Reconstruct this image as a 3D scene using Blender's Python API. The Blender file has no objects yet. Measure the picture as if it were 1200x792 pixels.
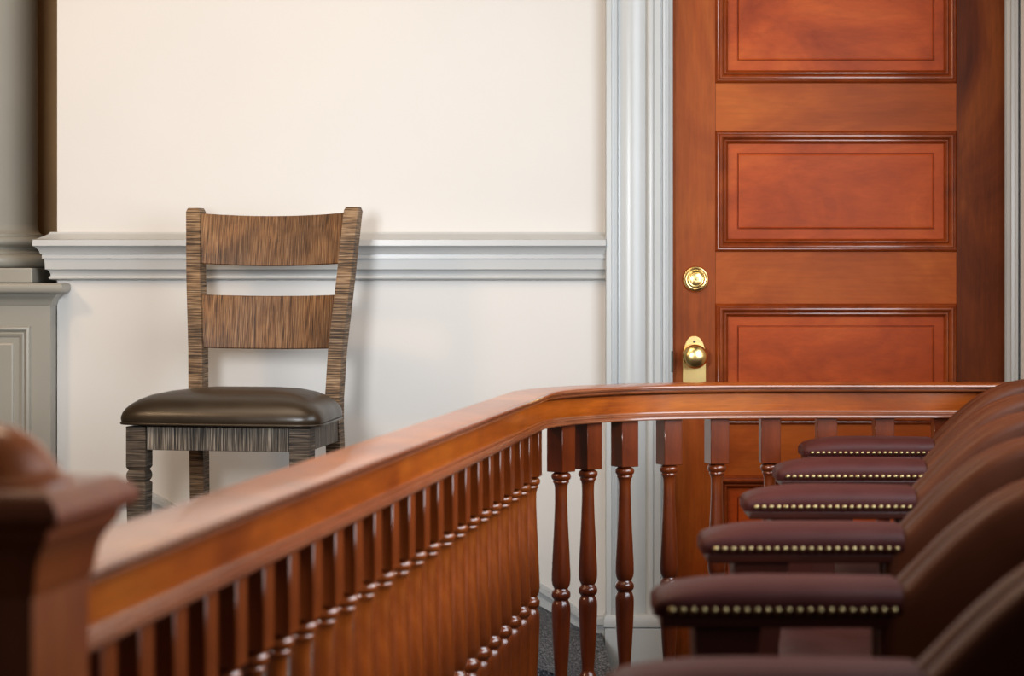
import bpy, bmesh, math, random
from mathutils import Vector, Matrix
random.seed(4)
C = bpy.context.scene.collection
FPX, H0, ZC, YW = 2600.0, 325.0, 1.17, 6.47      # lens in px, horizon row, eye height, depth of the back wall
S = FPX / YW
def wx(u): return (u - 600) / S                    # metres on the back wall
def wz(v): return ZC - (v - H0) / S
R = math.radians

# ------------------------------------------------------------------ materials
def new_mat(name):
    m = bpy.data.materials.new(name); m.use_nodes = True
    nt = m.node_tree; b = nt.nodes['Principled BSDF']
    return m, nt, b
def N(nt, t, **k):
    n = nt.nodes.new(t)
    for a, v in k.items(): setattr(n, a, v)
    return n
def noise(nt, scale, vec_scale=(1, 1, 1), detail=4.0, rough=0.55, dist=0.0, rot=(0, 0, 0)):
    tc = N(nt, 'ShaderNodeTexCoord'); mp = N(nt, 'ShaderNodeMapping')
    mp.inputs['Scale'].default_value = vec_scale
    mp.inputs['Rotation'].default_value = rot
    nt.links.new(tc.outputs['Object'], mp.inputs['Vector'])
    n = N(nt, 'ShaderNodeTexNoise')
    n.inputs['Scale'].default_value = scale; n.inputs['Detail'].default_value = detail
    n.inputs['Roughness'].default_value = rough; n.inputs['Distortion'].default_value = dist
    nt.links.new(mp.outputs['Vector'], n.inputs['Vector'])
    return n.outputs['Fac']
def ramp(nt, fac, stops):
    r = N(nt, 'ShaderNodeValToRGB'); e = r.color_ramp.elements
    while len(e) < len(stops): e.new(0.5)
    for el, (p, c) in zip(e, stops): el.position = p; el.color = (*c, 1)
    nt.links.new(fac, r.inputs['Fac']); return r.outputs['Color']
def mixc(nt, fac, a, b, mode='MULTIPLY'):
    m = N(nt, 'ShaderNodeMix', data_type='RGBA', blend_type=mode)
    if isinstance(fac, float): m.inputs[0].default_value = fac
    else: nt.links.new(fac, m.inputs[0])
    nt.links.new(a, m.inputs[6]); nt.links.new(b, m.inputs[7]); return m.outputs[2]
def bump(nt, b, fac, strength, dist=0.01):
    n = N(nt, 'ShaderNodeBump'); n.inputs['Strength'].default_value = strength; n.inputs['Distance'].default_value = dist
    nt.links.new(fac, n.inputs['Height']); nt.links.new(n.outputs['Normal'], b.inputs['Normal'])
def plain(name, col, rough=0.5, metal=0.0, mottling=0.06, mscale=8, coat=0.0, bmp=0.0, bscale=60):
    m, nt, b = new_mat(name)
    f = noise(nt, mscale)
    lo = tuple(c * (1 - mottling) for c in col); hi = tuple(min(1, c * (1 + mottling)) for c in col)
    nt.links.new(ramp(nt, f, [(0.3, lo), (0.7, hi)]), b.inputs['Base Color'])
    b.inputs['Roughness'].default_value = rough; b.inputs['Metallic'].default_value = metal
    b.inputs['Coat Weight'].default_value = coat; b.inputs['Coat Roughness'].default_value = 0.15
    if bmp: bump(nt, b, noise(nt, bscale), bmp, 0.004)
    return m
def wood(name, dark, mid, light, grain, rough=0.3, coat=0.4, mott=5.0, gs=6.0, lines=0.35, coatr=0.12, spec=0.5):
    m, nt, b = new_mat(name)
    big = noise(nt, mott, tuple(0.4 + 0.6 * g / max(grain) for g in grain), 5, 0.6, 0.8)
    col = ramp(nt, big, [(0.25, dark), (0.5, mid), (0.75, light)])
    fine = noise(nt, gs, grain, 6, 0.7, 0.3)
    g = ramp(nt, fine, [(0.3, (1 - lines,) * 3), (0.6, (1, 1, 1))])
    nt.links.new(mixc(nt, 1.0, col, g), b.inputs['Base Color'])
    b.inputs['Roughness'].default_value = rough; b.inputs['Coat Weight'].default_value = coat
    b.inputs['Coat Roughness'].default_value = coatr; b.inputs['Specular IOR Level'].default_value = spec
    bump(nt, b, fine, 0.06, 0.003)
    return m
def rough_sawn(name, saw, base_d, base_l, line_d, hi=(0.10, 0.085, 0.065)):
    m, nt, b = new_mat(name)
    big = noise(nt, 9, (1, 1, 1), 4, 0.6, 0.8)
    col = ramp(nt, big, [(0.3, base_d), (0.7, base_l)])
    f = noise(nt, 1.0, saw, 2.0, 0.5, 0.0)
    ln = ramp(nt, f, [(0.34, line_d), (0.46, tuple(min(1, 2.6 * c + .18) for c in line_d)), (0.56, (1, 1, 1))])
    c = mixc(nt, 1.0, col, ln)
    h = ramp(nt, f, [(0.58, (0, 0, 0)), (0.70, hi)])
    nt.links.new(mixc(nt, 1.0, c, h, 'ADD'), b.inputs['Base Color'])
    b.inputs['Roughness'].default_value = 0.55
    bump(nt, b, f, 0.4, 0.004)
    return m

WALL = plain('wall_paint', (0.605, 0.57, 0.53), 0.6, mottling=0.015, mscale=2, bmp=0.03, bscale=90)
NICHE = plain('niche_paint', (0.42, 0.25, 0.11), 0.6, mottling=0.12, mscale=3)
TRIM = plain('trim_paint', (0.45, 0.445, 0.43), 0.32, mottling=0.03, mscale=5, bmp=0.02, bscale=40)
CASE = plain('casing_paint', (0.47, 0.475, 0.465), 0.3, mottling=0.03, mscale=5)
STONE = plain('grey_paint', (0.29, 0.27, 0.23), 0.3, mottling=0.04, mscale=4)
BRASS = plain('brass', (0.92, 0.68, 0.30), 0.27, 1.0, mottling=0.05)
NAILB = plain('aged_brass', (0.40, 0.31, 0.16), 0.35, 1.0, mottling=0.1, mscale=40)
DARK = plain('dark_gap', (0.02, 0.015, 0.012), 0.7)
STEEL = plain('dark_steel', (0.10, 0.09, 0.08), 0.35, 0.9)
WIN = plain('window_paint', (0.75, 0.75, 0.73), 0.4, mottling=0.02)
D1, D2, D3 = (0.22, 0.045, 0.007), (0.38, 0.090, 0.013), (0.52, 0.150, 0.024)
DOOR_H = wood('door_wood_across', D1, D2, D3, (1.5, 8, 22), 0.42, 0.0, 4, 5, 0.16, 0.25, 0.22)
DOOR_V = wood('door_wood_upright', tuple(c * .85 for c in D1), tuple(c * .85 for c in D2), tuple(c * .85 for c in D3), (22, 8, 1.5), 0.42, 0.0, 4, 5, 0.2, 0.25, 0.22)
DOOR_SHADE = wood('door_wood_shaded_upright', tuple(c * .38 for c in D1), tuple(c * .5 for c in D2), tuple(c * .6 for c in D3), (22, 8, 1.5), 0.42, 0.0, 4, 5, 0.25, 0.25, 0.22)  # door wood darkened: shade on the right stile painted into the colour
DOOR_P = wood('door_panel_wood', (0.26, 0.042, 0.007), (0.42, 0.078, 0.012), (0.54, 0.125, 0.020), (3, 8, 11), 0.40, 0.0, 5, 6, 0.16, 0.25, 0.22)
DOOR_M = wood('door_moulding_wood', (0.17, 0.034, 0.007), (0.27, 0.058, 0.012), (0.34, 0.085, 0.018), (6, 6, 6), 0.24, 0.6, 5, 5, 0.2, 0.12)
RAILW = wood('railing_cherry', (0.20, 0.038, 0.004), (0.40, 0.095, 0.008), (0.55, 0.165, 0.014), (3, 3, 45), 0.28, 0.5, 5, 4, 0.3)
RAIL_SHEEN = wood('railing_moulding_cherry_sheen', (0.20, 0.060, 0.024), (0.30, 0.100, 0.042), (0.38, 0.140, 0.060), (3, 3, 45), 0.25, 1.0, 5, 4, 0.25)  # greyer, lighter cherry: window reflection on the mouldings painted into the colour
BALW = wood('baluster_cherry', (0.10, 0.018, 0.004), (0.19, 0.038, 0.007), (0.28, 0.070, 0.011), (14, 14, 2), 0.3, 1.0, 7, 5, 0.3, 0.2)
BAL_LIT = wood('baluster_cherry_lit', (0.14, 0.029, 0.005), (0.26, 0.060, 0.009), (0.38, 0.110, 0.016), (14, 14, 2), 0.28, 1.0, 7, 5, 0.3, 0.2)  # same cherry, lightened: stronger light on the straight run put into the colour
NEWW = wood('newel_cherry', (0.13, 0.026, 0.006), (0.24, 0.055, 0.010), (0.34, 0.095, 0.016), (14, 14, 2), 0.35, 0.35, 6, 5, 0.3)
SAWN_P = rough_sawn('sawn_oak_posts', (12, 12, 330), (0.115, 0.068, 0.036), (0.27, 0.165, 0.085), (0.13, 0.11, 0.09))
SAWN_S = rough_sawn('sawn_oak_slats', (400, 14, 13), (0.105, 0.054, 0.026), (0.23, 0.120, 0.052), (0.24, 0.2, 0.17), (0.09, 0.06, 0.035))
SAWN_A = rough_sawn('sawn_oak_apron', (300, 300, 9), (0.085, 0.065, 0.048), (0.17, 0.135, 0.10), (0.12, 0.11, 0.10), (0.16, 0.135, 0.11))
SAWN_L = rough_sawn('sawn_oak_legs', (9, 9, 230), (0.060, 0.042, 0.028), (0.125, 0.09, 0.06), (0.14, 0.12, 0.10), (0.10, 0.08, 0.06))

def leather(name, col, rough, coat, bs=220, bst=0.12, spec=0.5):
    m, nt, b = new_mat(name)
    f = noise(nt, 6)
    nt.links.new(ramp(nt, f, [(0.3, tuple(c * .8 for c in col)), (0.7, tuple(c * 1.2 for c in col))]), b.inputs['Base Color'])
    r = ramp(nt, noise(nt, 12), [(0.3, (rough * .85,) * 3), (0.7, (rough * 1.15,) * 3)])
    nt.links.new(r, b.inputs['Roughness'])
    b.inputs['Coat Weight'].default_value = coat; b.inputs['Coat Roughness'].default_value = 0.3
    b.inputs['Specular IOR Level'].default_value = spec
    bump(nt, b, noise(nt, bs), bst, 0.002)
    return m
SEATL = leather('dark_seat_leather', (0.034, 0.022, 0.012), 0.33, 0.1, spec=0.45)
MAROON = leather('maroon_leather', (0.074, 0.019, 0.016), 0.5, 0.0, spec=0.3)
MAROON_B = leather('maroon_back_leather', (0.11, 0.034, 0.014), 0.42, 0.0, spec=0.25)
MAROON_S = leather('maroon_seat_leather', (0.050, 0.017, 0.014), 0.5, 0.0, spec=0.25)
JWOOD = plain('chair_dark_wood', (0.055, 0.012, 0.006), 0.4, mottling=0.2, coat=0.2)

def carpet():
    m, nt, b = new_mat('speckled_carpet')
    f = noise(nt, 160, (1, 1, 1), 3, 0.7)
    nt.links.new(ramp(nt, f, [(0.38, (0.02, 0.024, 0.03)), (0.52, (0.09, 0.10, 0.115)), (0.66, (0.40, 0.41, 0.42))]), b.inputs['Base Color'])
    b.inputs['Roughness'].default_value = 0.95
    bump(nt, b, f, 0.8, 0.01)
    return m
CARPET = carpet()

# ------------------------------------------------------------------ mesh helpers
def obj(name, bm, mat, parent=None, smooth=None):
    bmesh.ops.remove_doubles(bm, verts=bm.verts, dist=1e-6)
    bmesh.ops.recalc_face_normals(bm, faces=bm.faces)
    me = bpy.data.meshes.new(name); bm.to_mesh(me); bm.free()
    me.materials.append(mat)
    o = bpy.data.objects.new(name, me); C.objects.link(o)
    if parent: o.parent = parent
    if smooth is not None:
        me.shade_smooth()
        me.set_sharp_from_angle(angle=R(smooth))
    return o
def empty(name, loc, rz, label, cat, group=None):
    o = bpy.data.objects.new(name, None); C.objects.link(o)
    o.empty_display_size = 0.1
    o.location = loc; o.rotation_euler = (0, 0, rz); o['label'] = label; o['category'] = cat
    if group: o['group'] = group
    return o
def struct(o): o['kind'] = 'structure'; return o
def box(bm, x0, x1, y0, y1, z0, z1, bev=0.0, seg=2):
    b2 = bmesh.new()
    vs = [b2.verts.new((x, y, z)) for x in (x0, x1) for y in (y0, y1) for z in (z0, z1)]
    for f in ((0, 1, 3, 2), (4, 6, 7, 5), (0, 4, 5, 1), (2, 3, 7, 6), (0, 2, 6, 4), (1, 5, 7, 3)):
        b2.faces.new([vs[i] for i in f])
    if bev: bmesh.ops.bevel(b2, geom=b2.edges[:], offset=bev, segments=seg, affect='EDGES', profile=0.5)
    merge(bm, b2); return bm
def merge(bm, b2, M=None):
    if M is not None: b2.transform(M)
    me = bpy.data.meshes.new('tmp'); b2.to_mesh(me); b2.free(); bm.from_mesh(me); bpy.data.meshes.remove(me)
def prism(bm, poly, a0, a1, axis, bev=0.0, seg=3):
    """polygon extruded along an axis: axis 'y' -> poly is (x,z); 'z' -> (x,y); 'x' -> (y,z)"""
    b2 = bmesh.new()
    def P(p, a):
        return {'y': (p[0], a, p[1]), 'z': (p[0], p[1], a), 'x': (a, p[0], p[1])}[axis]
    A = [b2.verts.new(P(p, a0)) for p in poly]; B = [b2.verts.new(P(p, a1)) for p in poly]
    n = len(poly); b2.faces.new(A[::-1]); b2.faces.new(B)
    for i in range(n): b2.faces.new((A[i], A[(i + 1) % n], B[(i + 1) % n], B[i]))
    bmesh.ops.recalc_face_normals(b2, faces=b2.faces)
    if bev:
        caps = [e for e in b2.edges if len({v in A for v in e.verts}) == 1]
        bmesh.ops.bevel(b2, geom=caps, offset=bev, segments=seg, affect='EDGES', profile=0.5, clamp_overlap=True)
    merge(bm, b2); return bm
def loft(bm, rings, cap=True, closed=True):
    V = [[bm.verts.new(p) for p in r] for r in rings]
    n = len(rings[0])
    for a, b in zip(V[:-1], V[1:]):
        for i in range(n if closed else n - 1):
            bm.faces.new((a[i], a[(i + 1) % n], b[(i + 1) % n], b[i]))
    if cap: bm.faces.new(V[0][::-1]); bm.faces.new(V[-1])
    return bm
def lathe(bm, prof, seg=24, M=None):
    """prof: (radius, height) about z"""
    b2 = bmesh.new()
    rings = [[(r * math.cos(2 * math.pi * i / seg), r * math.sin(2 * math.pi * i / seg), z) for i in range(seg)] for r, z in prof]
    loft(b2, rings); merge(bm, b2, M); return bm
def path_normals(path):
    """mitred right-hand normals of an open polyline"""
    out = []
    for i in range(len(path)):
        ns = []
        for j in (i - 1, i):
            if 0 <= j < len(path) - 1:
                d = Vector(path[j + 1]) - Vector(path[j]); d.normalize(); ns.append(Vector((d.y, -d.x)))
        m = sum(ns, Vector((0, 0))); m.normalize()
        out.append(m / max(0.3, m.dot(ns[0])))
    return out
def sweep(bm, path, prof):
    """closed profile (offset to the right, z) swept along a plan polyline"""
    rings = []
    for p, n in zip(path, path_normals(path)):
        rings.append([(p[0] + n.x * a, p[1] + n.y * a, z) for a, z in prof])
    return loft(bm, rings)
def frame(bm, x0, x1, z0, z1, y, prof, fill=False):
    """mitred profile (inset, height towards the viewer) run round a rectangle"""
    rings = [[(x0 + d, y - h, z0 + d), (x1 - d, y - h, z0 + d), (x1 - d, y - h, z1 - d), (x0 + d, y - h, z1 - d)] for d, h in prof]
    V = [[bm.verts.new(p) for p in r] for r in rings]
    for a, b in zip(V[:-1], V[1:]):
        for i in range(4): bm.faces.new((a[i], a[(i + 1) % 4], b[(i + 1) % 4], b[i]))
    if fill: bm.faces.new(V[-1])
    return bm
def arc(cx, cy, r, a0, a1, n): return [(cx + r * math.cos(R(a0 + (a1 - a0) * i / n)), cy + r * math.sin(R(a0 + (a1 - a0) * i / n))) for i in range(n + 1)]

# ------------------------------------------------------------------ room shell
XL = wx(67)                       # outside corner of the wall by the column
XR = 1.478                        # right side wall
XD0, XD1 = wx(787.5), wx(1180)    # door opening
ZDT = 2.26
bm = bmesh.new()
box(bm, XL, XD0, YW, YW + 0.14, 0, 3.3)
box(bm, XD1, XR, YW, YW + 0.14, 0, 3.3)
box(bm, XD0, XD1, YW, YW + 0.14, ZDT, 3.3)
struct(obj('wall_back', bm, WALL))
bm = bmesh.new(); box(bm, -4.4, XL, 7.15, 7.25, 0, 3.3); box(bm, XL, XL + 0.12, YW + 0.14, 7.25, 0, 3.3)
struct(obj('wall_left', bm, NICHE))
bm = bmesh.new()                  # right wall with a broad window opening, outside the frame
box(bm, XR, XR + 0.15, 5.15, YW + 0.14, 0, 3.3)
box(bm, XR, XR + 0.15, 1.6, 5.15, 0, 0.75); box(bm, XR, XR + 0.15, 1.6, 5.15, 2.9, 3.3)
struct(obj('wall_right', bm, plain('lit_wall_paint', (0.9, 0.9, 0.88), 0.5, mottling=0.01)))  # whiter than the back wall: light falling here is put into the paint
bm = bmesh.new(); box(bm, -4.4, 4, -1.5, 7.3, -0.1, 0.0)
struct(obj('floor', bm, CARPET))

# ------------------------------------------------------------------ jury-box railing path
A_, C_ = 400 / FPX, -0.712
Y0 = 1.975
PATH = [(A_ * Y0 + C_, Y0)] + [(A_ * y + C_, y) for y in (2.8, 3.6, 4.4, 4.9)] + [(0.0765, 5.126), (0.107, 5.205), (0.15, 5.278), (0.205, 5.340), (0.27, 5.396), (0.34, 5.440),
        (0.42, 5.474), (0.52, 5.500), (0.64, 5.513), (0.8, 5.516), (XR, 5.516)]
PN = path_normals(PATH)
def off(n): return [(p[0] + q.x * n, p[1] + q.y * n) for p, q in zip(PATH, PN)]

# raised carpeted floor outside the rail: level, then a ramp down, a low landing, a drop beside the door
def zfloor(x):
    xa, xb = wx(520), wx(690)
    if x < xa: return 0.37
    if x < xb:
        t = (x - xa) / (xb - xa); return 0.37 + (0.135 - 0.37) * t
    return 0.135
edge = off(-0.13); XE = wx(705)
fine = []
for a, b in zip(edge[:-1], edge[1:]):
    for i in range(4): t = i / 4; fine.append((a[0] + (b[0] - a[0]) * t, a[1] + (b[1] - a[1]) * t))
fine = [p for p in fine if p[0] < XE - 0.01]
st = [(-2.6, fine[0][1])] + fine + [(XE, fine[-1][1] + 0.02)]
bm = bmesh.new()
rings = []
for x, y in st: rings.append([(x, y, 0.0), (x, y, zfloor(x)), (x, YW, zfloor(x)), (x, YW, 0.0)])
loft(bm, rings)
struct(obj('floor', bm, CARPET))

# ------------------------------------------------------------------ wall trim
# moulded chair rail, returned round the outside corner
cr = [(272, 0.0), (272, .017), (274, .020), (275, .024), (277, .034), (279.5, .046), (281, .055), (281.3, .059), (288.2, .060), (289, .056), (291, .050), (294, .044), (297.6, .041),
      (298, .037), (303, .037), (303.6, .031), (315.6, .029), (316, .024), (318, .019), (321, .016), (323.4, .016), (324, .019), (325.6, .021), (327, .019), (328, .012), (328.6, 0.0)]
prof = [(p, wz(v)) for v, p in cr]
bm = bmesh.new(); sweep(bm, [(XL, YW + 0.5), (XL, YW), (wx(709), YW)], prof)
struct(obj('trim_1', bm, TRIM, smooth=25))

# door casings: upright profiles (u position, projection)
def casing(name, pts, z0, z1, mirror=None):
    poly = [(mirror - wx(u) if mirror is not None else wx(u), YW - p) for u, p in pts]
    poly += [((mirror - wx(pts[-1][0])) if mirror is not None else wx(pts[-1][0]), YW), ((mirror - wx(pts[0][0])) if mirror is not None else wx(pts[0][0]), YW)]
    bm = bmesh.new(); prism(bm, poly, z0, z1, 'z')
    return struct(obj(name, bm, CASE, smooth=30))
left_prof = [(709, .048), (710, .051), (715.5, .052), (716.3, .047), (718.5, .045), (719, .041), (722, .038), (723.2, .033), (724, .022), (727, .023), (731, .0275), (736, .031), (741, .032),
             (746, .030), (751, .026), (756.5, .019), (757.2, .026), (758.5, .031), (761, .034), (764, .034), (765.4, .030), (766, .033), (773.5, .033), (774.2, .026), (775.6, .026),
             (776.2, .031), (779, .029), (779.6, .023), (783, .020), (783.6, .012), (787.5, .006), (788.5, -.02)]
cl = casing('trim_2', left_prof, 0.0, 2.32)
bm = bmesh.new()
zt = wz(717)
sweep(bm, [(wx(708), YW), (wx(708), YW - .058), (wx(788), YW - .058), (wx(788), YW)],
      [(-.01, 0.0), (0, 0.0), (0, wz(734)), (-.004, wz(732.5)), (.003, wz(731)), (.004, wz(727)), (.002, wz(720)), (-.003, zt), (-.01, zt)])
box(bm, wx(710), wx(786), YW - .05, YW, 0.002, zt - .001)
o = obj('plinth_block', bm, CASE, cl, smooth=30)
bm = bmesh.new(); box(bm, wx(786.3), wx(788.9), YW - .008, YW + .03, wz(436), wz(411), .001)
obj('strike_plate', bm, STEEL, cl)
mir = wx(709) + wx(1258.5)
cc = casing('trim_3', [(u, p) for u, p in left_prof if u >= 775] , 0.0, 2.32, mirror=wx(788) + wx(1178.5))
bm = bmesh.new(); box(bm, wx(709), wx(1200), YW - .05, YW, 2.26, 2.42, .008)
struct(obj('trim_4', bm, CASE))

# skirting: follows the stair/ramp slope on the wall
def skirting(name, top, hgt, thick, cap_h):
    n = len(top); bm = bmesh.new()
    def run(off0, off1, y):
        A = [(x, YW - y, z - off0) for x, z in top]; B = [(x, YW - y, z - off1) for x, z in top]
        A2 = [(x, YW, z - off0) for x, z in top]; B2 = [(x, YW, z - off1) for x, z in top]
        loft(bm, [list(q) for q in zip(A, A2, B2, B)])
    run(0.0, 0.008, 0.012); run(0.008, 0.024, 0.026); run(0.024, 0.034, 0.018); run(0.034, hgt, thick)
    return struct(obj(name, bm, TRIM))
tp = [(XL + 0.002, wz(562)), (wx(152), wz(562)), (wx(176), wz(575)), (wx(212), wz(594)), (wx(255), wz(616)), (wx(275), wz(622)), (wx(300), wz(623)), (wx(520), wz(623)), (wx(545), wz(630)), (wx(645), wz(690)), (wx(670), wz(707)),
      (wx(681), wz(715)), (wx(690), wz(719.5)), (wx(697), wz(721)), (wx(708), wz(721))]
skirting('baseboard_back', tp, 0.075, 0.014, 0.02)

# ------------------------------------------------------------------ door
YD = YW + 0.035
SD = FPX / YD
def dx(u): return (u - 600) / SD
def dz(v): return ZC - (v - H0) / SD
door = bpy.data.objects.new('door_1', None); C.objects.link(door); door['kind'] = 'structure'
DL, DR = dx(785), dx(1182)
sx0, sx1 = dx(838.5), dx(1121)
PAN = [(-47, 97), (153.5, 294.5), (356, 497), (557, 700)]
bm = bmesh.new(); box(bm, DL, sx0, YD, YD + .045, 0.01, 2.25); obj('stile', bm, DOOR_V, door)
bm = bmesh.new(); box(bm, sx1, DR, YD, YD + .045, 0.01, 2.25); obj('stile', bm, DOOR_SHADE, door)
edges = [2.25] + [dz(v) for p in PAN for v in p] + [0.01]
for a, b in zip(edges[0::2], edges[1::2]):
    bm = bmesh.new(); box(bm, sx0 + .0006, sx1 - .0006, YD + .0005, YD + .045, b, a); obj('rail', bm, DOOR_H, door)
mprof = [(-.001, -.002), (-.001, .001), (.001, .004), (.003, .0075), (.006, .0095), (.0085, .0085), (.0095, .011), (.0125, .0145), (.0165, .0150), (.020, .0125), (.0235, .0065), (.0250, .0040), (.0262, .0070), (.0295, .0075), (.0335, .003), (.0372, -.004), (.0372, -.012)]
pprof = [(.030, -.006), (.0640, -.006), (.0650, -.0105), (.0672, -.0105), (.0684, -.004), (.072, -.003)]
for v0, v1 in PAN:
    bm = bmesh.new(); frame(bm, sx0, sx1, dz(v1), dz(v0), YD, pprof, True); obj('panel', bm, DOOR_P, door)
    bm = bmesh.new(); frame(bm, sx0, sx1, dz(v1), dz(v0), YD, mprof); obj('panel_moulding', bm, DOOR_M, door, smooth=35)
toY = lambda x, z, y=YD: Matrix.Translation((x, y, z)) @ Matrix.Rotation(R(90), 4, 'X')     # lathe axis towards the viewer
bm = bmesh.new()
lathe(bm, [(.0385, 0), (.0385, .004), (.036, .009), (.033, .010), (.0325, .013), (.029, .016), (.0265, .0155), (.026, .019), (.022, .022), (.0185, .021), (.018, .024), (.014, .0255), (.001, .0255)], 40, toY(dx(815), dz(327)))
db = obj('deadbolt', bm, BRASS, door, smooth=30)
bm = bmesh.new(); lathe(bm, [(.0085, .025), (.0085, .0275), (.001, .0275)], 24, toY(dx(815), dz(327)))
kc = obj('key_cylinder', bm, BRASS, db, smooth=30)
bm = bmesh.new(); box(bm, dx(815) - .001, dx(815) + .001, YD - .0285, YD - .024, dz(327) - .0045, dz(327) + .0045); obj('keyhole', bm, DARK, db)
kx, kz = dx(813.5), dz(417)
pl = [(-.0345, kz - .098), (.0345, kz - .098)] + [(.0345 * math.cos(t) ** 0.85, kz - .008 + .066 * math.sin(t)) for t in [R(a) for a in range(0, 90, 9)]] + [(0.004, kz + .0585), (-.004, kz + .0585)]
pl += [(-x, z) for x, z in pl[::-1] if z > kz - .05 and abs(x) > .005]
bm = bmesh.new(); prism(bm, [(kx + x, z) for x, z in pl], YD - .004, YD + .001, 'y', 0.0015, 2)
plate = obj('knob_plate', bm, BRASS, door)
bm = bmesh.new(); lathe(bm, [(.020, .003), (.020, .007), (.013, .010), (.0115, .024), (.014, .028), (.024, .032), (.032, .040), (.0355, .049), (.035, .057), (.030, .065), (.020, .0705), (.008, .0725), (.001, .0727)], 40, toY(kx - .001, kz))
obj('door_knob', bm, BRASS, plate, smooth=40)
bm = bmesh.new(); lathe(bm, [(.0035, .003), (.0035, .0052), (.001, .0056)], 16, toY(kx, kz + .042)); obj('screw', bm, STEEL, plate)

# ------------------------------------------------------------------ pedestal and column at the left
ped = empty('pedestal', (-1.70, 6.6, 0.0), 0, 'grey painted panelled pedestal with moulded cap under the column', 'pedestal')
def loc(bm, root): bm.transform(Matrix.Rotation(-root.rotation_euler[2], 4, 'Z') @ Matrix.Translation(-Vector(root.location))); return bm
PF = 6.385; PX1 = XL - .002; PX0 = -2.08
spd = FPX / PF
pz = lambda v, y=PF: ZC - (v - H0) * y / FPX
px = lambda u, y=PF: (u - 600) * y / FPX
ztop = pz(350)
bm = bmesh.new(); box(bm, PX0, PX1, PF, 7.13, 0.372, ztop)
obj('pedestal_body', loc(bm, ped), STONE, ped)
capp = [(-.02, pz(351)), (.001, pz(358)), (.004, pz(356)), (.007, pz(351)), (.012, pz(349)), (.020, pz(346)), (.022, pz(344.5)), (.035, pz(343.5)), (.041, pz(341)), (.043, pz(337)), (.041, pz(333.5)), (.036, pz(331.8)), (-.02, pz(331.5))]
bm = bmesh.new(); sweep(bm, [(PX0, PF + .083), (PX0, PF), (PX1, PF), (PX1, PF + .083)], capp)
box(bm, PX0 + .004, PX1 - .004, PF + .004, 7.12, ztop + .0005, pz(331.5))
cp = obj('pedestal_cap', loc(bm, ped), STONE, ped, smooth=35)
for lab in (0,):
    x1 = px(36); x0 = PX0 - (PX1 - x1) + 2 * (PX1 - x1)
    bm = bmesh.new()
    frame(bm, PX0 + (PX1 - x1), x1, .52, pz(382), PF, [(0, -.002), (0, .004), (.004, .009), (.010, .010), (.015, .006), (.018, .003), (.022, .006), (.028, .004), (.034, -.001), (.036, -.001)])
    obj('panel_moulding', loc(bm, ped), STONE, ped, smooth=35)
    bm = bmesh.new()
    frame(bm, PX0 + (PX1 - x1), x1, .52, pz(382), PF, [(.036, .001), (.048, .001), (.050, .004), (.054, .005)], True)
    obj('panel', loc(bm, ped), STONE, ped)
CX, CY = -1.685, 6.705
col = empty('column', (CX, CY, pz(331.5)), 0, 'round grey painted column with moulded base standing on the panelled pedestal', 'column')
zb = pz(331.5)
zq = lambda v: ZC - (v - H0) * 6.45 / FPX
bm = bmesh.new(); box(bm, -.30, .30, -.30, .30, 0.0005, zq(314) - zb, .003)
obj('plinth', bm, STONE, col)
tor = lambda r, z0, z1, n=8: [(r - (z1 - z0) / 2 + (z1 - z0) / 2 * math.cos(R(-90 + 180 * i / n)), (z0 + z1) / 2 + (z1 - z0) / 2 * math.sin(R(-90 + 180 * i / n))) for i in range(n + 1)]
zz = lambda v: zq(v) - zb
bm = bmesh.new()
lathe(bm, [(.2, zz(314))] + tor(.302, zz(313.8), zz(297)) + [(.276, zz(297)), (.276, zz(294.5)), (.268, zz(293)), (.264, zz(290)), (.268, zz(288.5))] + tor(.284, zz(288), zz(276)) + [(.264, zz(276)), (.264, zz(273.5)), (.256, zz(272)), (.249, zz(268)), (.246, zz(262)), (.2, zz(262))], 72)
obj('base_moulding', bm, STONE, col, smooth=40)
bm = bmesh.new(); lathe(bm, [(.246, zz(262)), (.246, .9), (.24, 1.5), (.232, 1.96)], 72)
obj('shaft', bm, STONE, col, smooth=40)

# ------------------------------------------------------------------ jury-box railing
rail = empty('jury_box_railing', (PATH[5][0], PATH[5][1], 0), 0, 'glossy cherry wood balustrade railing curving across the foreground in front of the door', 'railing')
bm = bmesh.new()
sweep(bm, PATH, [(-.077, .8835), (-.0201, .8835), (-.0201, .9039), (.0145, .9039), (.0080, .9055), (-.02, .9066), (-.045, .9074), (-.068, .9074), (-.076, .906), (-.079, .902), (-.079, .897)])
obj('top_rail', loc(bm, rail), RAILW, rail, smooth=28)
bm = bmesh.new()
sweep(bm, PATH, [(-.02, .8825), (-.0160, .8825), (-.0155, .8850), (.0030, .8856), (.0085, .8870), (.0105, .8892), (.0090, .8912), (.0065, .8918), (.0065, .8936), (.0120, .8942), (.0165, .8965), (.0180, .8995), (.0172, .9022), (.0150, .9038), (-.02, .9038)])
obj('nose_moulding', loc(bm, rail), RAIL_SHEEN, rail, smooth=28)
bm = bmesh.new()
sweep(bm, PATH, [(-.070, .8215), (-.0125, .8215), (-.0125, .8805), (-.0150, .8822), (-.070, .8822)])
obj('fascia_board', loc(bm, rail), RAILW, rail, smooth=28)
bm = bmesh.new()
sweep(bm, PATH, [(-.0123, .8195), (-.001, .8195), (.0005, .822), (.0, .8255), (-.0035, .8265), (-.0035, .8285), (-.002, .831), (-.0035, .8335), (-.0075, .8355), (-.0085, .838), (-.0123, .8385)])
obj('bead_moulding', loc(bm, rail), RAIL_SHEEN, rail, smooth=28)
bm = bmesh.new()
sweep(bm, PATH, [(-.075, 0.001), (-.005, 0.001), (-.005, .045), (-.012, .052), (-.068, .052), (-.075, .045)])
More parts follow.
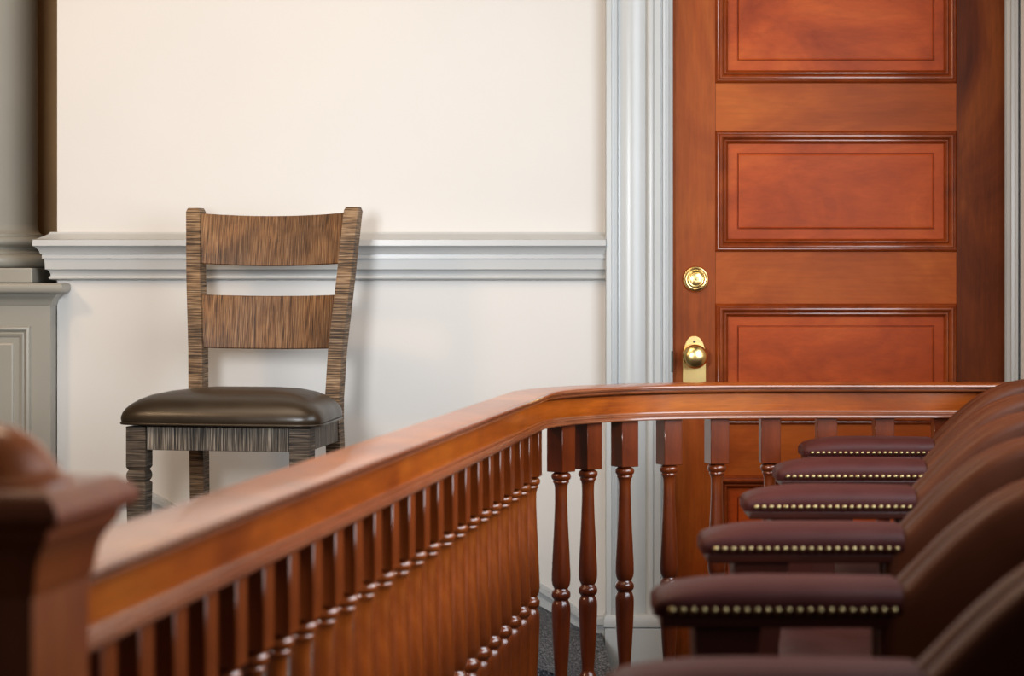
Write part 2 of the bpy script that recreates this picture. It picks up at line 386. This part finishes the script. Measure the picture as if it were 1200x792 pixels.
obj('bottom_rail', loc(bm, rail), RAILW, rail, smooth=28)
# turned baluster
hb = .0245
def baluster_mesh(mat):
    bm = bmesh.new()
    box(bm, -hb, hb, -hb, hb, .706, .8213, .0012, 1)
    box(bm, -hb, hb, -hb, hb, .0522, .175, .0012, 1)
    pts = [(.014, .708), (.0165, .704)] + [(.0175 + .0062 * math.cos(R(a)), .6945 + .0085 * math.sin(R(a))) for a in range(70, -71, -20)] + [(.0185, .685), (.0195, .683), (.0195, .680), (.0172, .678), (.0152, .670), (.0146, .655), (.0150, .630), (.0165, .585), (.0190, .535), (.0212, .490), (.0225, .462), (.0226, .447), (.0212, .437), (.0182, .430), (.0165, .4265), (.0172, .4245)]
    pts += [(.0180 + .0048 * math.cos(R(a)), .412 + .0095 * math.sin(R(a))) for a in range(75, -76, -25)]
    pts += [(.0172, .4005), (.0170, .3985), (.0198, .394), (.0222, .386), (.0228, .376), (.0222, .355), (.0205, .310), (.0180, .265), (.0155, .232), (.0150, .22), (.0165, .213), (.0205, .208), (.0222, .200), (.0212, .191), (.0175, .184), (.016, .174)]
    lathe(bm, pts, 28)
    me = bpy.data.meshes.new('baluster'); bmesh.ops.recalc_face_normals(bm, faces=bm.faces); bm.to_mesh(me); bm.free()
    me.materials.append(mat); me.shade_smooth(); me.set_sharp_from_angle(angle=R(42))
    return me
bmesh_b = baluster_mesh(BALW); bmesh_lit = baluster_mesh(BAL_LIT)
MID = off(-.041)
def on_path(u):
    k = (u - 600) / FPX
    for a, b in zip(MID[:-1], MID[1:]):
        fa, fb = a[0] - k * a[1], b[0] - k * b[1]
        if fa <= 0 <= fb or fb <= 0 <= fa:
            t = fa / (fa - fb) if fa != fb else 0
            return (a[0] + (b[0] - a[0]) * t, a[1] + (b[1] - a[1]) * t), math.atan2(b[1] - a[1], b[0] - a[0])
    return None
us = []
for u in (128, 172, 212, 248.5, 283.5, 315.5, 345, 372.5, 398, 421, 443.5, 464, 483.5, 501, 517, 534, 549, 563.5, 576.5, 589, 601, 612, 622.5, 633.5):
    y = 1893 / (1000 - u); p = ((A_ * y + C_) - .041 * math.cos(R(8.7)), y + .041 * math.sin(R(8.7)) - .0)
    us.append((p, R(90 - 8.745)))
for u in (657.5, 689, 732, 784, 840, 902, 968, 1035, 1104, 1172, 1240):
    r = on_path(u)
    if r: us.append(r)
for i, (p, a) in enumerate(us):
    o = bpy.data.objects.new('baluster', bmesh_lit if i < 24 else bmesh_b); C.objects.link(o); o.parent = rail
    o.location = (p[0] - rail.location.x, p[1] - rail.location.y, 0); o.rotation_euler = (0, 0, a)
# newel post
NW = .070
ndir = Vector((A_, 1)).normalized(); nright = Vector((ndir.y, -ndir.x))
nc = Vector(PATH[0]) - ndir * (NW + .001) + nright * (.034 - NW)
nang = math.atan2(ndir.y, ndir.x) - math.pi / 2
def nm(bm): bm.transform(Matrix.Translation((nc.x - rail.location.x, nc.y - rail.location.y, 0)) @ Matrix.Rotation(nang, 4, 'Z')); return bm
bm = bmesh.new(); box(bm, -NW, NW, -NW, NW, 0.002, .94, .003)
newel = obj('newel_post', nm(bm), NEWW, rail)
sq = lambda h, z: [(-h, -h, z), (h, -h, z), (h, h, z), (-h, h, z)]
bm = bmesh.new()
loft(bm, [sq(NW + a, z) for a, z in ((.0005, .905), (.003, .912), (.004, .918), (.006, .932), (.011, .944), (.018, .953), (.020, .955), (.021, .963), (.030, .967), (.034, .972), (.034, .979), (.028, .987), (.016, .994))])
cap = obj('newel_cap', nm(bm), NEWW, newel, smooth=30)
bm = bmesh.new()
lathe(bm, [(.076, .9935), (.076, .996), (.073, .999), (.068, 1.001), (.063, 1.007), (.054, 1.020), (.042, 1.032), (.027, 1.041), (.012, 1.045), (.001, 1.0455)], 40)
obj('cap_dome', nm(bm), NEWW, newel, smooth=40)

# ------------------------------------------------------------------ rough-sawn dining chair by the wall
ch = empty('dining_chair', (-.761, 5.72, .37), R(-11), 'rough-sawn dark oak ladder-back chair with dark leather seat standing against the cream wall', 'chair')
LW = .0265
def sqr(cx, cy, hx, hy, z): return [(cx - hx, cy - hy, z), (cx + hx, cy - hy, z), (cx + hx, cy + hy, z), (cx - hx, cy + hy, z)]
for s in (-1, 1):
    bm = bmesh.new(); cx, cy = s * (.247 - LW), LW
    zs = [(0, .0205), (.10, .0225), (.24, .0262), (.2635, .0265), (.2665, .0250), (.2685, .0215), (.2705, .0215), (.2735, .0240), (.2785, .0258), (.2845, .0262), (.2905, .0255), (.2955, .0238), (.2985, .0215), (.3005, .0215), (.3035, .0245), (.308, .0265), (.412, .0265)]
    loft(bm, [sqr(cx, cy, h, h, z) for z, h in zs]); obj('front_leg', bm, SAWN_L, ch)
    # rear post: leg below, raked and splayed back above
    pts = [(0, .205, .47), (.20, .199, .443), (.40, .195, .425), (.47, .196, .424), (.60, .201, .437), (.80, .217, .466), (.985, .229, .498), (.995, .2295, .4995)]
    bm = bmesh.new()
    rg = []
    for z, x, y in pts:
        hx, hy = (.020, .0265)
        if z > .99: hx, hy = .016, .022
        rg.append(sqr(s * x, y, hx, hy, z))
    loft(bm, rg)
    obj('rear_post', bm, SAWN_P, ch)
def slat(z0, z1, y0, y1, xw0, xw1, dip):
    bm = bmesh.new(); rings = []; n = 14
    for i in range(n + 1):
        t = -1 + 2 * i / n; bow = .030 * (1 - t * t); dz_ = -dip * (1 - t * t)
        zb_, zt_ = z0 + dz_ * .8, z1 + dz_
        ring = []
        for z, yy in ((zb_ + .003, 0), (zt_ - .003, 0), (zt_, .003), (zt_, .019), (zt_ - .003, .022), (zb_ + .003, .022), (zb_, .019), (zb_, .003)):
            k = (z - z0) / (z1 - z0); xw = xw0 + (xw1 - xw0) * k
            ring.append((t * xw, y0 + (y1 - y0) * k - .011 + yy + bow, z))
        rings.append(ring)
    loft(bm, rings); return bm
obj('back_slat', slat(.838, .980, .470, .494, .199, .209, .008), SAWN_S, ch, smooth=40)
obj('back_slat', slat(.604, .752, .436, .457, .182, .193, .004), SAWN_S, ch, smooth=40)
for nm_, x0, x1, y0, y1 in (('apron', -.193, .193, .006, .028), ('apron', -.176, .176, .416, .436)):
    bm = bmesh.new(); box(bm, x0, x1, y0, y1, .352, .413, .001, 1); obj(nm_, bm, SAWN_A, ch)
for s in (-1, 1):
    bm = bmesh.new()
    prism(bm, [(s * .212, .05), (s * .235, .05), (s * .212, .405), (s * .190, .405)], .352, .413, 'z'); obj('apron', bm, SAWN_A, ch)
# domed leather seat
def seat_outline(n=72):
    out = []
    for i in range(n):
        a = 2 * math.pi * i / n; c, s_ = math.cos(a), math.sin(a)
        e = 0.24
        x = math.copysign(abs(c) ** e, c); y = math.copysign(abs(s_) ** e, s_)
        yy = .193 + .208 * y
        w = .279 + (-.044) * (yy + .015) / .416
        out.append((x * w, yy - .006 * (1 - x * x) * (y < 0)))
    return out
ol = seat_outline()
def cush(bm, ol, c, prof, z0):
    rings = []
    for ins, z in prof:
        rings.append([(c[0] + (x - c[0]) * (1 - ins), c[1] + (y - c[1]) * (1 - ins), z0 + z) for x, y in ol])
    return loft(bm, rings)
bm = bmesh.new()
cush(bm, ol, (0, .193), [(.06, 0), (.02, .002), (.006, .006), (-.004, .013), (-.004, .021), (.010, .032), (.035, .042), (.08, .053), (.15, .065), (.25, .076), (.40, .085), (.6, .0895), (.85, .091), (.98, .0912)], .416)
seat = obj('seat', bm, SEATL, ch, smooth=60)
bm = bmesh.new(); n = len(ol); rings = []
for i in range(n):
    x, y = ol[i]; cx, cy = 0, .193
    d = Vector((x - cx, y - cy)).normalized()
    rings.append([(x * 1.0 + d.x * .0035 * math.cos(t), y + d.y * .0035 * math.cos(t), .4205 + .0035 * math.sin(t)) for t in [2 * math.pi * k / 8 for k in range(8)]])
rings.append(rings[0]); loft(bm, rings, cap=False)
obj('welt', bm, SEATL, seat, smooth=60)

# ------------------------------------------------------------------ jury chairs
W, AW, WT = .612, .130, .108
ZB = .10                           # low platform under the chairs
bm = bmesh.new(); prism(bm, [(-.02, 1.2), (1.47, 1.2), (1.47, 5.42), (.78, 5.42), (.70, 5.3)], 0.0, ZB, 'z')
struct(obj('floor', bm, CARPET))
def arm_pad(y0):
    bm = bmesh.new(); rings = []; n = 12
    for x, hs, ws in ((0, .22, .80), (.002, .36, .86), (.007, .50, .92), (.016, .62, .96), (.032, .75, 1), (.058, .88, 1), (.09, .97, 1), (.14, 1, 1), (.22, .98, 1), (.312, .93, 1)):
        w = AW / 2 * ws; ring = [(x, y0 + AW / 2 + w * .92, .742 - ZB), (x, y0 + AW / 2 - w * .92, .742 - ZB)]
        for i in range(n + 1):
            a = R(180 - 180 * i / n)
            ring.append((x, y0 + AW / 2 + w * math.copysign(abs(math.cos(a)) ** .55, math.cos(a)), .752 - ZB + .034 * hs * abs(math.sin(a)) ** .7))
        rings.append(ring)
    return loft(bm, rings)
def wing(y0):
    top = [(.285, .742), (.300, .765), (.318, .780), (.345, .808), (.375, .838), (.405, .864), (.435, .886), (.465, .902), (.50, .915), (.54, .923), (.58, .924), (.615, .912), (.632, .888)]
    poly = [(.575, .34), (.285, .34)] + top
    bm = bmesh.new(); h = WT / 2 - .0008
    for ya in (y0, y0 + WT / 2 + .0008): prism(bm, [(x, z - ZB) for x, z in poly], ya, ya + h, 'y', .020, 4)
    return bm
def backrest():
    bm = bmesh.new(); rings = []
    prof = [(.500, .40), (.490, .50), (.498, .60), (.512, .72), (.530, .82), (.545, .885), (.560, .915), (.580, .928), (.605, .926), (.625, .910), (.634, .885), (.632, .80), (.615, .60), (.585, .40)]
    n = 12
    for i in range(n + 1):
        t = -1 + 2 * i / n; y = .004 + (W - WT - .004) * (t + 1) / 2
        rings.append([(x - (.020 * t * t if k < 7 else 0), y, z - ZB + (.014 * (1 - t * t) if 4 < k < 11 else 0)) for k, (x, z) in enumerate(prof)])
    return loft(bm, rings)
def nail_mesh():
    bm = bmesh.new(); lathe(bm, [(.0052, 0), (.0050, .0014), (.0038, .0030), (.0018, .0039), (.0004, .0041)], 10)
    me = bpy.data.meshes.new('nailhead'); bm.to_mesh(me); bm.free(); me.materials.append(NAILB); me.shade_smooth(); return me
NAIL = nail_mesh()
def nail(parent, x, y, z, rz):
    o = bpy.data.objects.new('nailhead', NAIL); C.objects.link(o); o.parent = parent
    o.location = (x, y, z); o.rotation_euler = (R(90), 0, rz)
GRP = 'maroon leather armchairs in the jury box row'
def jury_chair(loc_, rz, label, both=False):
    t = empty('jury_armchair', loc_, rz, label, 'chair', GRP)
    for near in ((True, False) if both else (False,)):
        y0 = -AW - .004 if near else W - AW
        arm = obj('arm', arm_pad(y0), MAROON, t, smooth=50)
        bm = bmesh.new(); box(bm, .008, .32, y0 + .006, y0 + AW - .006, .728 - ZB, .7425 - ZB, .003); obj('arm_rail', bm, JWOOD, arm)
        bm = bmesh.new(); prism(bm, [(.050, .728 - ZB), (.135, .728 - ZB), (.120, .60 - ZB), (.125, .34 - ZB), (.050, .34 - ZB), (.055, .60 - ZB)], y0 + .012, y0 + AW - .012, 'y', .004, 2)
        obj('arm_support', bm, JWOOD, arm)
        if not near:
            for i in range(22): nail(arm, .021 + .0133 * i, y0 + .0022, .7505 - ZB, 0)
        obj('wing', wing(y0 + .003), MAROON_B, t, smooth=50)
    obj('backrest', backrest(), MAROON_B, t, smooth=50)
    ol = []
    for i in range(48):
        a = 2 * math.pi * i / 48; c, s_ = math.cos(a), math.sin(a)
        ol.append((.245 + .255 * math.copysign(abs(c) ** .3, c), (W - AW) / 2 + ((W - AW) / 2 - .006) * math.copysign(abs(s_) ** .3, s_)))
    bm = bmesh.new(); cush(bm, ol, (.245, (W - AW) / 2), [(.05, 0), (.01, .01), (-.0, .03), (0, .065), (.03, .088), (.09, .104), (.2, .113), (.5, .12), (.95, .122)], .43 - ZB)
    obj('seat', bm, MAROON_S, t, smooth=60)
    bm = bmesh.new(); box(bm, .05, .56, .015, W - AW + .01, .335 - ZB, .4295 - ZB, .006); obj('seat_frame', bm, JWOOD, t)
    bm = bmesh.new(); lathe(bm, [(.17, .0005), (.17, .012), (.15, .022), (.06, .03), (.045, .05), (.042, .2), (.07, .234)], 32, Matrix.Translation((.31, W / 2, 0))); obj('pedestal_base', bm, JWOOD, t, smooth=35)
    return t
TIPS = [(.697, 5.30), (.560, 4.67), (.426, 4.05), (.294, 3.425), (.18, 2.79), (.0914, 2.16)]
LAB = ['maroon leather armchair at the far end of the row, beside the railing below the door',
       'maroon leather armchair second from the railing below the door',
       'maroon leather armchair third from the railing below the door',
       'maroon leather armchair fourth from the railing below the door, nailheads plainly visible',
       'maroon leather armchair second nearest the viewer, its whole arm pad with brass nailheads in view',
       'blurred maroon leather armchair nearest the viewer at the bottom right corner of the photo']
TH = R(-0.5)
yF = W - AW
for (X, Y), lab in zip(TIPS, LAB):
    jury_chair((X + yF * math.sin(TH), Y - yF * math.cos(TH), ZB), TH, lab, lab is LAB[-1])

# ------------------------------------------------------------------ lights
def area(name, loc_, target, sx, sy, power, col):
    l = bpy.data.lights.new(name, 'AREA'); l.shape = 'RECTANGLE'; l.size = sx; l.size_y = sy; l.energy = power; l.color = col
    o = bpy.data.objects.new(name, l); C.objects.link(o); o.location = loc_
    o.rotation_euler = (Vector(target) - Vector(loc_)).to_track_quat('-Z', 'Y').to_euler(); return o
area('window_light', (XR + .14, 3.5, 1.7), (-1.5, 4.6, 1.0), 2.8, 1.8, 100, (0.82, 0.91, 1.0))
l = area('front_light', (-.86, 2.25, 1.5), (-.55, 6.47, 1.15), 0.45, 0.6, 18, (0.90, 0.95, 1.0)); l.data.spread = R(95)
area('ceiling_light', (-1.1, 4.2, 3.6), (-.6, 4.6, 0), 2.0, 2.0, 50, (1.0, 0.80, 0.60))
area('warm_lamp', (-2.3, 4.2, 2.3), (.9, 6.4, 1.0), 0.35, 0.35, 16, (1.0, 0.70, 0.44))
w = bpy.data.worlds.new('World'); bpy.context.scene.world = w; w.use_nodes = True
bg = w.node_tree.nodes['Background']; bg.inputs['Color'].default_value = (1.0, 0.90, 0.80, 1); bg.inputs['Strength'].default_value = 0.09

# ------------------------------------------------------------------ camera
cam = bpy.data.cameras.new('camera'); co = bpy.data.objects.new('camera', cam); C.objects.link(co)
co.location = (0, 0, ZC); co.rotation_euler = (R(90), 0, 0)
cam.sensor_width = 36; cam.lens = FPX / 1200 * 36
cam.shift_y = -(396 - H0) / 1200
cam.dof.use_dof = True; cam.dof.focus_distance = 5.95; cam.dof.aperture_fstop = 4.9
cam.clip_start = 0.05
sc = bpy.context.scene; sc.camera = co
sc.view_settings.view_transform = 'Standard'; sc.view_settings.look = 'Medium High Contrast'; sc.view_settings.exposure = 0.05
